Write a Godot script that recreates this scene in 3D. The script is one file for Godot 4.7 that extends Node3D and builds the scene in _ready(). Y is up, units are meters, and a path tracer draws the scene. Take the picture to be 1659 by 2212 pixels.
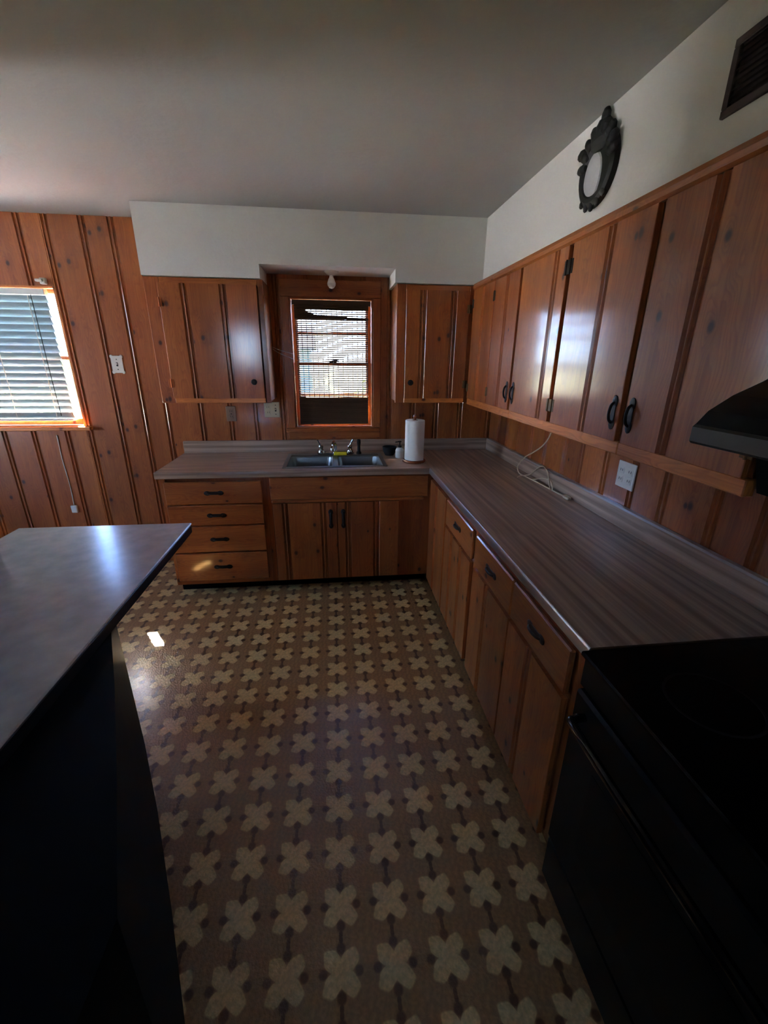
extends Node3D
# A dim knotty-pine kitchen. x runs right, y up, z towards the camera.
# back wall: z = 0, right wall: x = 0, floor: y = 0.

const HC := 2.472      # ceiling
const HS := 2.088      # underside of the soffit, top of the upper cabinets
const CT := 0.914      # counter
const SUN := Vector3(0.732, -1.2, 1.075)

var M := {}
var rng := RandomNumberGenerator.new()
var names := {}
var grain := 1         # axis (0 x, 1 y, 2 z) along which wood grain runs in the next quads
var uvo := Vector2.ZERO

# ------------------------------------------------------------------ nodes
func numbered(called: String) -> String:
	if not names.has(called):
		names[called] = 0
		return called
	names[called] += 1
	return "%s_%03d" % [called, names[called]]

func meta(o: Node3D, label := "", category := "", group := "", kind := ""):
	if label: o.set_meta("label", label)
	if category: o.set_meta("category", category)
	if group: o.set_meta("group", group)
	if kind: o.set_meta("kind", kind)
	return o

func thing(called: String, label: String, category: String, at := Vector3.ZERO, turn := 0.0, group := "") -> Node3D:
	var o := Node3D.new()
	o.name = numbered(called)
	add_child(o)
	o.position = at
	o.rotation.y = turn
	meta(o, label, category, group)
	return o

func obj(called: String, st: SurfaceTool, mat: Material, parent: Node = null) -> MeshInstance3D:
	var o := MeshInstance3D.new()
	o.mesh = st.commit()
	o.material_override = mat
	if parent == null:
		o.name = numbered(called)
		add_child(o)
	else:
		o.name = called
		parent.add_child(o, true)
	return o

func struct(called: String, st: SurfaceTool, mat: Material, label := "") -> MeshInstance3D:
	var o := obj(called, st, mat)
	meta(o, label, "", "", "structure")
	return o

# ------------------------------------------------------------------ shapes
func mb() -> SurfaceTool:
	var st := SurfaceTool.new()
	st.begin(Mesh.PRIMITIVE_TRIANGLES)
	uvo = Vector2(rng.randf(), rng.randf())
	return st

func uv_of(p: Vector3, n: Vector3) -> Vector2:
	var a := n.abs()
	var k := 0 if a.x > a.y and a.x > a.z else (1 if a.y > a.z else 2)
	var along := grain
	if along == k:
		along = (k + 1) % 3
	var across := 3 - along - k
	return Vector2(p[across], p[along]) + uvo

func put(st: SurfaceTool, p: Vector3, n: Vector3, face_n: Vector3) -> void:
	st.set_normal(n)
	st.set_uv(uv_of(p, face_n))
	st.add_vertex(p)

# corners counterclockwise seen from outside
func quad(st: SurfaceTool, a: Vector3, b: Vector3, c: Vector3, d: Vector3) -> void:
	var n := (c - a).cross(d - b).normalized()
	for p in [a, c, b, a, d, c]:
		put(st, p, n, n)

func tri(st: SurfaceTool, a: Vector3, b: Vector3, c: Vector3) -> void:
	var n := (b - a).cross(c - a).normalized()
	for p in [a, c, b]:
		put(st, p, n, n)

# a box with chamfered edges
func cbox(st: SurfaceTool, lo: Vector3, hi: Vector3, bev := 0.0) -> void:
	var c := (lo + hi) / 2.0
	var h := (hi - lo) / 2.0
	bev = minf(bev, minf(h.x, minf(h.y, h.z)) * 0.9)
	for k in 3:
		var i := (k + 1) % 3
		var j := (k + 2) % 3
		for s in [-1.0, 1.0]:
			var pts := []
			for q in [[-1, -1], [1, -1], [1, 1], [-1, 1]]:
				var p := Vector3.ZERO
				p[k] = s * h[k]
				p[i] = q[0] * (h[i] - bev)
				p[j] = q[1] * (h[j] - bev)
				pts.append(c + p)
			if s > 0: quad(st, pts[0], pts[1], pts[2], pts[3])
			else: quad(st, pts[3], pts[2], pts[1], pts[0])
	if bev <= 0.0: return
	for k in 3:
		var i := (k + 1) % 3
		var j := (k + 2) % 3
		for si in [-1.0, 1.0]:
			for sj in [-1.0, 1.0]:
				var e := []
				for q in [[-1, 0], [1, 0], [1, 1], [-1, 1]]:
					var p := Vector3.ZERO
					p[k] = q[0] * (h[k] - bev)
					p[i] = si * (h[i] - (0.0 if q[1] == 0 else bev))
					p[j] = sj * (h[j] - (bev if q[1] == 0 else 0.0))
					e.append(c + p)
				if si * sj > 0: quad(st, e[3], e[2], e[1], e[0])
				else: quad(st, e[0], e[1], e[2], e[3])
	for sx in [-1.0, 1.0]:
		for sy in [-1.0, 1.0]:
			for sz in [-1.0, 1.0]:
				var a := c + Vector3(sx * h.x, sy * (h.y - bev), sz * (h.z - bev))
				var b := c + Vector3(sx * (h.x - bev), sy * h.y, sz * (h.z - bev))
				var d := c + Vector3(sx * (h.x - bev), sy * (h.y - bev), sz * h.z)
				if sx * sy * sz > 0: tri(st, a, b, d)
				else: tri(st, d, b, a)

func box(lo: Vector3, hi: Vector3, bev := 0.0) -> SurfaceTool:
	var st := mb()
	cbox(st, lo, hi, bev)
	return st

# a profile in (p, q), counterclockwise seen from the +dir end, swept from s0 to s1 along one axis
func prism(st: SurfaceTool, prof: Array, axis: int, s0: float, s1: float, caps := true) -> void:
	var i := (axis + 1) % 3
	var j := (axis + 2) % 3
	var at := func(v: Vector2, s: float) -> Vector3:
		var p := Vector3.ZERO
		p[axis] = s
		p[i] = v.x
		p[j] = v.y
		return p
	var n := prof.size()
	for k in n:
		var a: Vector2 = prof[k]
		var b: Vector2 = prof[(k + 1) % n]
		quad(st, at.call(a, s0), at.call(b, s0), at.call(b, s1), at.call(a, s1))
	if caps:
		var poly := PackedVector2Array(prof)
		var idx := Geometry2D.triangulate_polygon(poly)
		for t in range(0, idx.size(), 3):
			var a := poly[idx[t]]
			var b := poly[idx[t + 1]]
			var c := poly[idx[t + 2]]
			if (b - a).cross(c - a) < 0:
				var z := b
				b = c
				c = z
			tri(st, at.call(a, s1), at.call(b, s1), at.call(c, s1))
			tri(st, at.call(c, s0), at.call(b, s0), at.call(a, s0))

# profile of (radius, height) turned round an axis
func lathe(st: SurfaceTool, prof: Array, at := Vector3.ZERO, segs := 20, turn := Basis.IDENTITY, squash := Vector3.ONE) -> void:
	for k in prof.size() - 1:
		var a: Vector2 = prof[k]
		var b: Vector2 = prof[k + 1]
		var t := (b - a)
		var nr := Vector2(t.y, -t.x).normalized()
		for s in segs:
			var f0 := TAU * s / segs
			var f1 := TAU * (s + 1) / segs
			var d0 := Vector3(cos(f0), 0, -sin(f0))
			var d1 := Vector3(cos(f1), 0, -sin(f1))
			var pts := [d0 * a.x + Vector3.UP * a.y, d1 * a.x + Vector3.UP * a.y, d1 * b.x + Vector3.UP * b.y, d0 * b.x + Vector3.UP * b.y]
			var ns := [d0 * nr.x + Vector3.UP * nr.y, d1 * nr.x + Vector3.UP * nr.y, d1 * nr.x + Vector3.UP * nr.y, d0 * nr.x + Vector3.UP * nr.y]
			for i in [0, 2, 1, 0, 3, 2]:
				var n: Vector3 = (turn * (ns[i] / squash)).normalized()
				put(st, at + turn * (pts[i] * squash), n, n)

func ball(st: SurfaceTool, at: Vector3, r: float, squash := Vector3.ONE, segs := 14, turn := Basis.IDENTITY) -> void:
	var prof := []
	var k := segs / 2
	for i in k + 1:
		var f := -PI / 2 + PI * i / k
		prof.append(Vector2(maxf(cos(f) * r, 0.0), sin(f) * r))
	lathe(st, prof, at, segs, turn, squash)

func tube(st: SurfaceTool, pts: Array, r: float, segs := 8, closed := false) -> void:
	var n := pts.size()
	var rings := []
	var side := Vector3.ZERO
	for k in n:
		var a: Vector3 = pts[(k - 1 + n) % n] if closed else pts[maxi(k - 1, 0)]
		var b: Vector3 = pts[(k + 1) % n] if closed else pts[mini(k + 1, n - 1)]
		var t := (b - a).normalized()
		if side == Vector3.ZERO:
			side = t.cross(Vector3.UP if absf(t.y) < 0.9 else Vector3.RIGHT).normalized()
		side = (side - t * side.dot(t)).normalized()
		var up := t.cross(side)
		var ring := []
		for s in segs:
			var f := TAU * s / segs
			ring.append(side * cos(f) + up * sin(f))
		rings.append(ring)
	for k in (n if closed else n - 1):
		var k2 := (k + 1) % n
		for s in segs:
			var s2 := (s + 1) % segs
			var q := [[k, s], [k, s2], [k2, s2], [k2, s]]
			for i in [0, 2, 1, 0, 3, 2]:
				var nn: Vector3 = rings[q[i][0]][q[i][1]]
				put(st, pts[q[i][0]] + nn * r, nn, nn)
	if not closed:
		for e in [0, n - 1]:
			var ring: Array = rings[e]
			for s in segs:
				var a: Vector3 = pts[e] + ring[s] * r
				var b: Vector3 = pts[e] + ring[(s + 1) % segs] * r
				if e == 0: tri(st, pts[e], b, a)
				else: tri(st, pts[e], a, b)

func curve(ctrl: Array, steps := 6) -> Array:
	var out := []
	var n := ctrl.size()
	for k in n - 1:
		var p0: Vector3 = ctrl[maxi(k - 1, 0)]
		var p1: Vector3 = ctrl[k]
		var p2: Vector3 = ctrl[k + 1]
		var p3: Vector3 = ctrl[mini(k + 2, n - 1)]
		for s in steps:
			var t := float(s) / steps
			out.append(0.5 * (2.0 * p1 + (p2 - p0) * t + (2.0 * p0 - 5.0 * p1 + 4.0 * p2 - p3) * t * t + (3.0 * p1 - p0 - 3.0 * p2 + p3) * t * t * t))
	out.append(ctrl[n - 1])
	return out

# ------------------------------------------------------------------ textures
func noise_bytes(w: int, h: int, sw: int, sh: int, freq: float, seed_: int, octaves := 3) -> PackedByteArray:
	var n := FastNoiseLite.new()
	n.noise_type = FastNoiseLite.TYPE_SIMPLEX_SMOOTH
	n.seed = seed_
	n.frequency = freq
	n.fractal_octaves = octaves
	var im := n.get_seamless_image(sw, sh)
	im.convert(Image.FORMAT_L8)
	im.resize(w, h, Image.INTERPOLATE_CUBIC)
	return im.get_data()

func tex(im: Image) -> ImageTexture:
	return ImageTexture.create_from_image(im)

# knotty pine, 0.64 m across the grain, 1.28 m along it
func pine_image() -> Image:
	var w := 512
	var h := 1024
	var warp := noise_bytes(w, h, w, h / 6, 0.008, 3)
	var broad := noise_bytes(w, h, w, h / 8, 0.012, 8, 2)
	var fine := noise_bytes(w, h, w, h / 32, 0.09, 5)
	var field := PackedFloat32Array()
	field.resize(w * h)
	var dark := PackedFloat32Array()
	dark.resize(w * h)
	var r := RandomNumberGenerator.new()
	r.seed = 71
	for k in 8:
		var kx := r.randi_range(0, w - 1)
		var ky := r.randi_range(0, h - 1)
		var kr := r.randf_range(5.0, 11.0)
		for dy in range(-int(kr * 9), int(kr * 9) + 1):
			for dx in range(-int(kr * 3.5), int(kr * 3.5) + 1):
				var e := exp(-(dx * dx / (kr * kr * 2.4) + dy * dy / (kr * kr * 16.0)))
				var d := sqrt(dx * dx + dy * dy * 0.55) / kr
				var i := posmod(ky + dy, h) * w + posmod(kx + dx, w)
				field[i] += 3.2 * e
				dark[i] = maxf(dark[i], clampf(1.35 - d, 0.0, 1.0) + 0.22 * e)
	var out := PackedByteArray()
	out.resize(w * h * 3)
	for y in h:
		for x in w:
			var i := y * w + x
			var f := x * 0.055 + (warp[i] - 128) * 0.035 + field[i]
			var ring := f - floorf(f)
			ring = ring * ring * (1.0 if ring < 0.86 else (1.0 - ring) / 0.14)
			var t := 0.42 * ring + 0.34 * fine[i] / 255.0 + 0.5 * (broad[i] / 255.0 - 0.3)
			t = clampf(t, 0.0, 1.0)
			var d := minf(dark[i], 1.0)
			out[i * 3] = int(lerpf(lerpf(206, 150, t), 80, d))
			out[i * 3 + 1] = int(lerpf(lerpf(134, 82, t), 38, d))
			out[i * 3 + 2] = int(lerpf(lerpf(66, 32, t), 18, d))
	return Image.create_from_data(w, h, false, Image.FORMAT_RGB8, out)

# one 6-inch repeat of the sheet vinyl: a tan four-armed star with brown dots in its notches
func vinyl_image() -> Image:
	var n := 256
	var mott := noise_bytes(n, n, n, n, 0.035, 12)
	var out := PackedByteArray()
	out.resize(n * n * 3)
	for y in n:
		for x in n:
			var u := (x + 0.5) / n - 0.5
			var v := (y + 0.5) / n - 0.5
			var rr := sqrt(u * u + v * v)
			var f := atan2(v, u)
			var arm := absf(cos(2.0 * (f + PI / 4.0)))
			var edge := lerpf(0.2, 0.42, pow(arm, 1.25)) + 0.012 * sin(f * 13.0 + 1.0)
			var star := clampf((edge - rr) / 0.035 + 0.5, 0.0, 1.0)
			var dots := 0.0
			var au := absf(u)
			var av := absf(v)
			dots = maxf(dots, 1.0 - Vector2(u / 0.1, (av - 0.33) / 0.11).length())      # below and above: an eight across the repeat
			dots = maxf(dots, 1.0 - Vector2(u / 0.045, (av - 0.46) / 0.09).length())
			dots = maxf(dots, 1.0 - Vector2((au - 0.33) / 0.095, v / 0.095).length())
			dots = clampf(dots * 2.6, 0.0, 1.0) * (1.0 - star * 0.8)
			var m := (mott[y * n + x] - 128) / 255.0 * 0.22 + 1.0
			var c := Vector3(168, 126, 80).lerp(Vector3(226, 194, 132), star).lerp(Vector3(100, 66, 40), dots) * m
			var i := (y * n + x) * 3
			out[i] = clampi(int(c.x), 0, 255)
			out[i + 1] = clampi(int(c.y), 0, 255)
			out[i + 2] = clampi(int(c.z), 0, 255)
	return Image.create_from_data(n, n, false, Image.FORMAT_RGB8, out)

func tinted(w: int, h: int, sw: int, sh: int, freq: float, seed_: int, dark: Color, light: Color, gain := 1.6) -> Image:
	var b := noise_bytes(w, h, sw, sh, freq, seed_, 4)
	var out := PackedByteArray()
	out.resize(w * h * 3)
	for i in w * h:
		var c := dark.lerp(light, clampf((b[i] / 255.0 - 0.5) * gain + 0.5, 0.0, 1.0))
		out[i * 3] = int(c.r * 255)
		out[i * 3 + 1] = int(c.g * 255)
		out[i * 3 + 2] = int(c.b * 255)
	return Image.create_from_data(w, h, false, Image.FORMAT_RGB8, out)

func grey_noise(w: int, h: int, sw: int, sh: int, freq: float, seed_: int) -> ImageTexture:
	return tex(Image.create_from_data(w, h, false, Image.FORMAT_L8, noise_bytes(w, h, sw, sh, freq, seed_, 4)))

func mat(called: String, color: Color, rough := 0.6, metal := 0.0, spec := 0.5) -> StandardMaterial3D:
	var m := StandardMaterial3D.new()
	m.resource_name = called
	m.albedo_color = color
	m.roughness = rough
	m.metallic = metal
	m.metallic_specular = spec
	M[called] = m
	return m

func relief(m: StandardMaterial3D, t: Texture2D, cm: float) -> void:
	m.heightmap_enabled = true
	m.heightmap_texture = t
	m.heightmap_scale = cm

func make_materials() -> void:
	var pine := tex(pine_image())
	var ripple := grey_noise(256, 256, 256, 64, 0.02, 31)
	for w in [["pine", Color(0.91, 0.8, 0.67), 0.27], ["pine_deep", Color(0.83, 0.72, 0.6), 0.27], ["pine_brightened", Color(1.15, 1.08, 0.98), 0.3], ["pine_red", Color(0.87, 0.73, 0.62), 0.27]]:
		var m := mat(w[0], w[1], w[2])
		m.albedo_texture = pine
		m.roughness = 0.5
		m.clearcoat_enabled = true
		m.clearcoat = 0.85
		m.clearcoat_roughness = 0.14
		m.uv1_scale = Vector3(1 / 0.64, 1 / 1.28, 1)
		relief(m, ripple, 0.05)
	var v := mat("vinyl", Color(1, 1, 1), 0.3)
	v.albedo_texture = tex(vinyl_image())
	v.uv1_scale = Vector3(1 / 0.153, 1 / 0.156, 1)
	v.uv1_offset = Vector3(0.5 + 1.237 / 0.153, 0.5 - 2.256 / 0.156, 0)
	v.clearcoat_enabled = true
	v.clearcoat = 0.6
	v.clearcoat_roughness = 0.2
	relief(v, grey_noise(256, 256, 256, 256, 0.05, 44), 0.12)
	var plaster := grey_noise(512, 512, 512, 512, 0.03, 21)
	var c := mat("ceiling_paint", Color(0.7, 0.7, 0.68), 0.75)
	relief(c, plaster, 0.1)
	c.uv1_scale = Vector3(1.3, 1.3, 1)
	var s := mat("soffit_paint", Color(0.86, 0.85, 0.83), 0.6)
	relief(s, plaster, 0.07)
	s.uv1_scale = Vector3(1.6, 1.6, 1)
	var lam := mat("laminate", Color(1, 1, 1), 0.3)
	lam.albedo_texture = tex(tinted(256, 512, 256, 16, 0.05, 61, Color(0.58, 0.47, 0.39), Color(0.78, 0.66, 0.56), 1.5))
	lam.uv1_scale = Vector3(1 / 0.4, 1 / 1.2, 1)
	var isl := mat("island_laminate", Color(1, 1, 1), 0.22)
	isl.albedo_texture = tex(tinted(256, 256, 256, 256, 0.02, 62, Color(0.74, 0.73, 0.72), Color(0.82, 0.81, 0.79), 1.3))
	isl.uv1_scale = Vector3(2, 2, 1)
	mat("edge_metal", Color(0.78, 0.76, 0.74), 0.3, 0.9)
	mat("dark_edge", Color(0.05, 0.048, 0.05), 0.5)
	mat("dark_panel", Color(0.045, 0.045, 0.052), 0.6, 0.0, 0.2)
	mat("black_enamel", Color(0.016, 0.016, 0.02), 0.35, 0.0, 0.3)
	mat("black_glass", Color(0.008, 0.008, 0.01), 0.3, 0.0, 0.25)
	mat("gloss_black", Color(0.03, 0.03, 0.035), 0.07)
	mat("black_matte", Color(0.02, 0.02, 0.022), 0.6)
	mat("hood_paint", Color(0.16, 0.155, 0.12), 0.4)
	mat("steel", Color(0.62, 0.62, 0.6), 0.3, 1.0)
	mat("chrome", Color(0.85, 0.85, 0.85), 0.09, 1.0)
	mat("iron", Color(0.13, 0.085, 0.06), 0.5, 0.4)
	mat("copper", Color(0.75, 0.42, 0.26), 0.3, 1.0)
	mat("white_plastic", Color(0.86, 0.84, 0.8), 0.4)
	mat("ivory_plastic", Color(0.78, 0.72, 0.58), 0.4)
	mat("tan_plastic", Color(0.56, 0.42, 0.32), 0.45)
	mat("dark_slot", Color(0.03, 0.03, 0.03), 0.6)
	mat("paper", Color(0.97, 0.96, 0.92), 0.9)
	relief(M.paper, grey_noise(128, 128, 128, 128, 0.12, 91), 0.08)
	M.paper.uv1_scale = Vector3(12, 12, 1)
	mat("card", Color(0.6, 0.48, 0.34), 0.85)
	mat("sponge", Color(0.92, 0.86, 0.2), 0.9)
	mat("cord", Color(0.82, 0.74, 0.62), 0.6)
	mat("string", Color(0.85, 0.84, 0.8), 0.7)
	mat("pale_gloss", Color(0.74, 0.74, 0.75), 0.15)
	mat("soap", Color(0.75, 0.76, 0.74), 0.25)
	mat("bamboo", Color(0.36, 0.26, 0.17), 0.6)
	var sl := mat("blind_slat", Color(0.5, 0.56, 0.57), 0.45)
	sl.backlight_enabled = true
	sl.backlight = Color(0.09, 0.12, 0.12)
	mat("white_paint", Color(0.85, 0.85, 0.83), 0.45)
	var g := mat("glass", Color(1, 1, 1, 0.06), 0.02)
	g.transparency = BaseMaterial3D.TRANSPARENCY_ALPHA
	mat("bulb_glass", Color(0.9, 0.89, 0.86), 0.3)
	var gr := mat("grass", Color(1, 1, 1), 0.95)
	gr.albedo_texture = tex(tinted(256, 256, 256, 256, 0.05, 77, Color(0.36, 0.38, 0.25), Color(0.52, 0.52, 0.36)))
	gr.uv1_scale = Vector3(0.5, 0.5, 1)
	var lf := mat("leaf", Color(0.45, 0.52, 0.2), 0.7)
	lf.backlight_enabled = true
	lf.backlight = Color(0.4, 0.45, 0.15)
	lf.vertex_color_use_as_albedo = true
	mat("bark", Color(0.25, 0.19, 0.14), 0.9)
	mat("siding", Color(0.52, 0.68, 0.72), 0.7)
	mat("roofing", Color(0.3, 0.28, 0.27), 0.9)
	mat("register_brown", Color(0.24, 0.17, 0.175), 0.5)
	mat("old_brass", Color(0.4, 0.31, 0.2), 0.5, 0.7)
	mat("concrete", Color(0.36, 0.38, 0.41), 0.9)
	mat("gravel", Color(0.8, 0.79, 0.77), 0.95)
	mat("far_wall", Color(0.45, 0.42, 0.4), 0.8)
	mat("room_wall", Color(0.42, 0.25, 0.15), 0.5)

# ------------------------------------------------------------------ wood pieces
# one tongue-and-groove board, a0..a1 across, b0..b1 up, face at out, with a bead between two grooves along its right edge
func plank_shape(a0: float, a1: float, b0: float, b1: float, out: float, thick := 0.016, bead := true) -> SurfaceTool:
	var st := mb()
	grain = 1
	var prof := []
	if bead and a1 - a0 > 0.047:
		var d := minf(0.009, thick * 0.7)
		for q in [[0.042, 0.0], [0.037, -d], [0.029, -d], [0.025, -0.0015], [0.021, 0.0], [0.017, -0.0015], [0.013, -d], [0.0, -d]]:
			prof.append(Vector2(a1 - q[0], out + q[1]))
	else:
		prof.append(Vector2(a1 - 0.002, out))
		prof.append(Vector2(a1, out - 0.002))
	prof.append(Vector2(a1, out - thick))
	prof.append(Vector2(a0, out - thick))
	prof.append(Vector2(a0, out - 0.002))
	prof.append(Vector2(a0 + 0.002, out))
	# axis 1: i = z, j = x  ->  profile as (z, x)
	var zx := []
	for k in range(prof.size() - 1, -1, -1):
		zx.append(Vector2(prof[k].y, prof[k].x))
	zx.reverse()
	var area := 0.0
	for k in zx.size():
		area += zx[k].cross(zx[(k + 1) % zx.size()])
	if area < 0: zx.reverse()
	prism(st, zx, 1, b0, b1)
	return st

func wood() -> StandardMaterial3D:
	return M[["pine", "pine", "pine_deep", "pine_red"][rng.randi() % 4]]

# boards between the joints, holes left out; parent holds them
func paneling(parent: Node, joints: Array, b0: float, b1: float, holes: Array, turn := 0.0) -> void:
	for k in joints.size() - 1:
		var a0: float = joints[k] + 0.0004
		var a1: float = joints[k + 1] - 0.0004
		var cuts := [a0, a1]
		for h in holes:
			for x in [h[0], h[1]]:
				if x > a0 + 0.004 and x < a1 - 0.004: cuts.append(x)
		cuts.sort()
		var m := wood()
		for c in cuts.size() - 1:
			var spans := [[b0, b1]]
			for h in holes:
				if h[0] < cuts[c + 1] - 0.002 and h[1] > cuts[c] + 0.002:
					var next := []
					for s in spans:
						if h[3] <= s[0] or h[2] >= s[1]:
							next.append(s)
							continue
						if h[2] > s[0]: next.append([s[0], h[2]])
						if h[3] < s[1]: next.append([h[3], s[1]])
					spans = next
			for s in spans:
				if s[1] - s[0] > 0.01:
					obj("plank", plank_shape(cuts[c], cuts[c + 1], s[0], s[1], 0.0, 0.018, c == cuts.size() - 2), m, parent).rotation.y = turn

func knob(parent: Node, at: Vector3, m: Material, r := 0.016) -> void:
	var st := mb()
	var turn := Basis(Vector3.RIGHT, PI / 2)
	lathe(st, [Vector2(0.0, 0.0), Vector2(r * 1.25, 0.0), Vector2(r * 1.2, 0.003), Vector2(r * 0.5, 0.005), Vector2(r * 0.45, 0.014), Vector2(r * 0.95, 0.018), Vector2(r, 0.024), Vector2(r * 0.7, 0.029), Vector2(0.0, 0.031)], at, 16, turn)
	obj("knob", st, m, parent)

# a forged bar pull with leaf-shaped ends, long along axis up (true) or across
func pull(parent: Node, at: Vector3, upright: bool, size := 0.1) -> void:
	var st := mb()
	var u := Vector3.UP if upright else Vector3.RIGHT
	var v := Vector3.RIGHT if upright else Vector3.UP
	for s in [-1.0, 1.0]:
		ball(st, at + u * s * size * 0.42 + Vector3(0, 0, 0.001), 0.017, Vector3(0.95, 1.3, 0.2) if upright else Vector3(1.3, 0.95, 0.2), 10)
	var hw := v * 0.011 + u * size * 0.4 + Vector3(0, 0, 0.0035)
	cbox(st, at - Vector3(hw.x, hw.y, 0.0), at + hw, 0.0012)
	tube(st, curve([at - u * size * 0.4 + Vector3(0, 0, 0.003), at - u * size * 0.28 + Vector3(0, 0, 0.013), at + Vector3(0, 0, 0.017), at + u * size * 0.28 + Vector3(0, 0, 0.013), at + u * size * 0.4 + Vector3(0, 0, 0.003)], 4), 0.005, 8)
	obj("pull", st, M.iron, parent)

func hinge(parent: Node, at: Vector3, m: Material) -> void:
	var st := mb()
	cbox(st, at + Vector3(-0.017, -0.026, 0), at + Vector3(-0.003, 0.026, 0.002), 0.0008)
	cbox(st, at + Vector3(0.003, -0.026, 0), at + Vector3(0.017, 0.026, 0.002), 0.0008)
	tube(st, [at + Vector3(0, -0.028, 0.003), at + Vector3(0, 0.028, 0.003)], 0.0035, 8)
	obj("hinge", st, m, parent)

# a cabinet door: a backing with boards on it; joints are where boards meet
func panel_door(cab: Node3D, a0: float, a1: float, b0: float, b1: float, out: float, joints: Array, called := "door") -> MeshInstance3D:
	grain = 1
	var d := obj(called, box(Vector3(a0, b0, out), Vector3(a1, b1, out + 0.006), 0.001), M.pine_deep, cab)
	var xs := [a0]
	xs.append_array(joints)
	xs.append(a1)
	for k in xs.size() - 1:
		var x0: float = xs[k] if k == 0 else xs[k] + 0.021
		var x1: float = xs[k + 1] if k == xs.size() - 2 else xs[k + 1] + 0.021
		obj("board", plank_shape(x0 + 0.0003, x1 - 0.0003, b0, b1, out + 0.02, 0.0138, k < xs.size() - 2), wood(), d)
	return d

func drawer_front(cab: Node3D, a0: float, a1: float, b0: float, b1: float, out: float, handle := true) -> MeshInstance3D:
	grain = 0
	var d := obj("drawer", box(Vector3(a0, b0, out), Vector3(a1, b1, out + 0.019), 0.005), wood(), cab)
	if handle: pull(d, Vector3((a0 + a1) / 2, (b0 + b1) / 2, out + 0.019), false, 0.1)
	return d

# carcass of a base cabinet with toe kick and face frame; face at 0.605
func base_body(cab: Node3D, a0: float, a1: float, rails: Array, stiles: Array) -> void:
	grain = 1
	var b := mb()
	cbox(b, Vector3(a0, 0.085, 0.012), Vector3(a0 + 0.018, 0.868, 0.585))
	cbox(b, Vector3(a1 - 0.018, 0.085, 0.012), Vector3(a1, 0.868, 0.585))
	cbox(b, Vector3(a0 + 0.018, 0.085, 0.012), Vector3(a1 - 0.018, 0.103, 0.585))
	cbox(b, Vector3(a0 + 0.018, 0.103, 0.012), Vector3(a1 - 0.018, 0.868, 0.02))
	cbox(b, Vector3(a0 + 0.018, 0.103, 0.575), Vector3(a1 - 0.018, 0.868, 0.585))
	obj("body", b, M.pine_deep, cab)
	grain = 0
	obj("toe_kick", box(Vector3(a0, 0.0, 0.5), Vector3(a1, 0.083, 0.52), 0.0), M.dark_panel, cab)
	for s in stiles:
		grain = 1
		obj("stile", box(Vector3(s[0], 0.085, 0.586), Vector3(s[1], 0.868, 0.605), 0.001), wood(), cab)
	for r in rails:
		grain = 0
		obj("rail", box(Vector3(r[0], r[2], 0.586), Vector3(r[1], r[3], 0.6045), 0.001), wood(), cab)

func upper_body(cab: Node3D, a0: float, a1: float, depth: float, rails: Array, stiles: Array, b0 := 1.32) -> void:
	grain = 1
	obj("body", box(Vector3(a0, b0 + 0.012, 0.002), Vector3(a1, HS - 0.003, depth - 0.02), 0.0), M.pine_deep, cab)
	for s in stiles:
		grain = 1
		obj("stile", box(Vector3(s[0], b0 + (0.037 if depth == 0.3 and b0 < 1.4 else 0.0), depth - 0.0195), Vector3(s[1], HS - 0.003, depth), 0.002), wood(), cab)
	for r in rails:
		grain = 0
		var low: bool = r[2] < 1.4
		var rail := obj("rail", box(Vector3(r[0], r[2], depth - 0.0195), Vector3(r[1], r[3], depth + (0.012 if low else -0.0004)), 0.003), M.pine_brightened if low else M.pine, cab)  # light on the low rails is put into their wood colour
		if low: rail.set_meta("label", "bottom rail with the light on it painted in as a paler colour")

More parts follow.
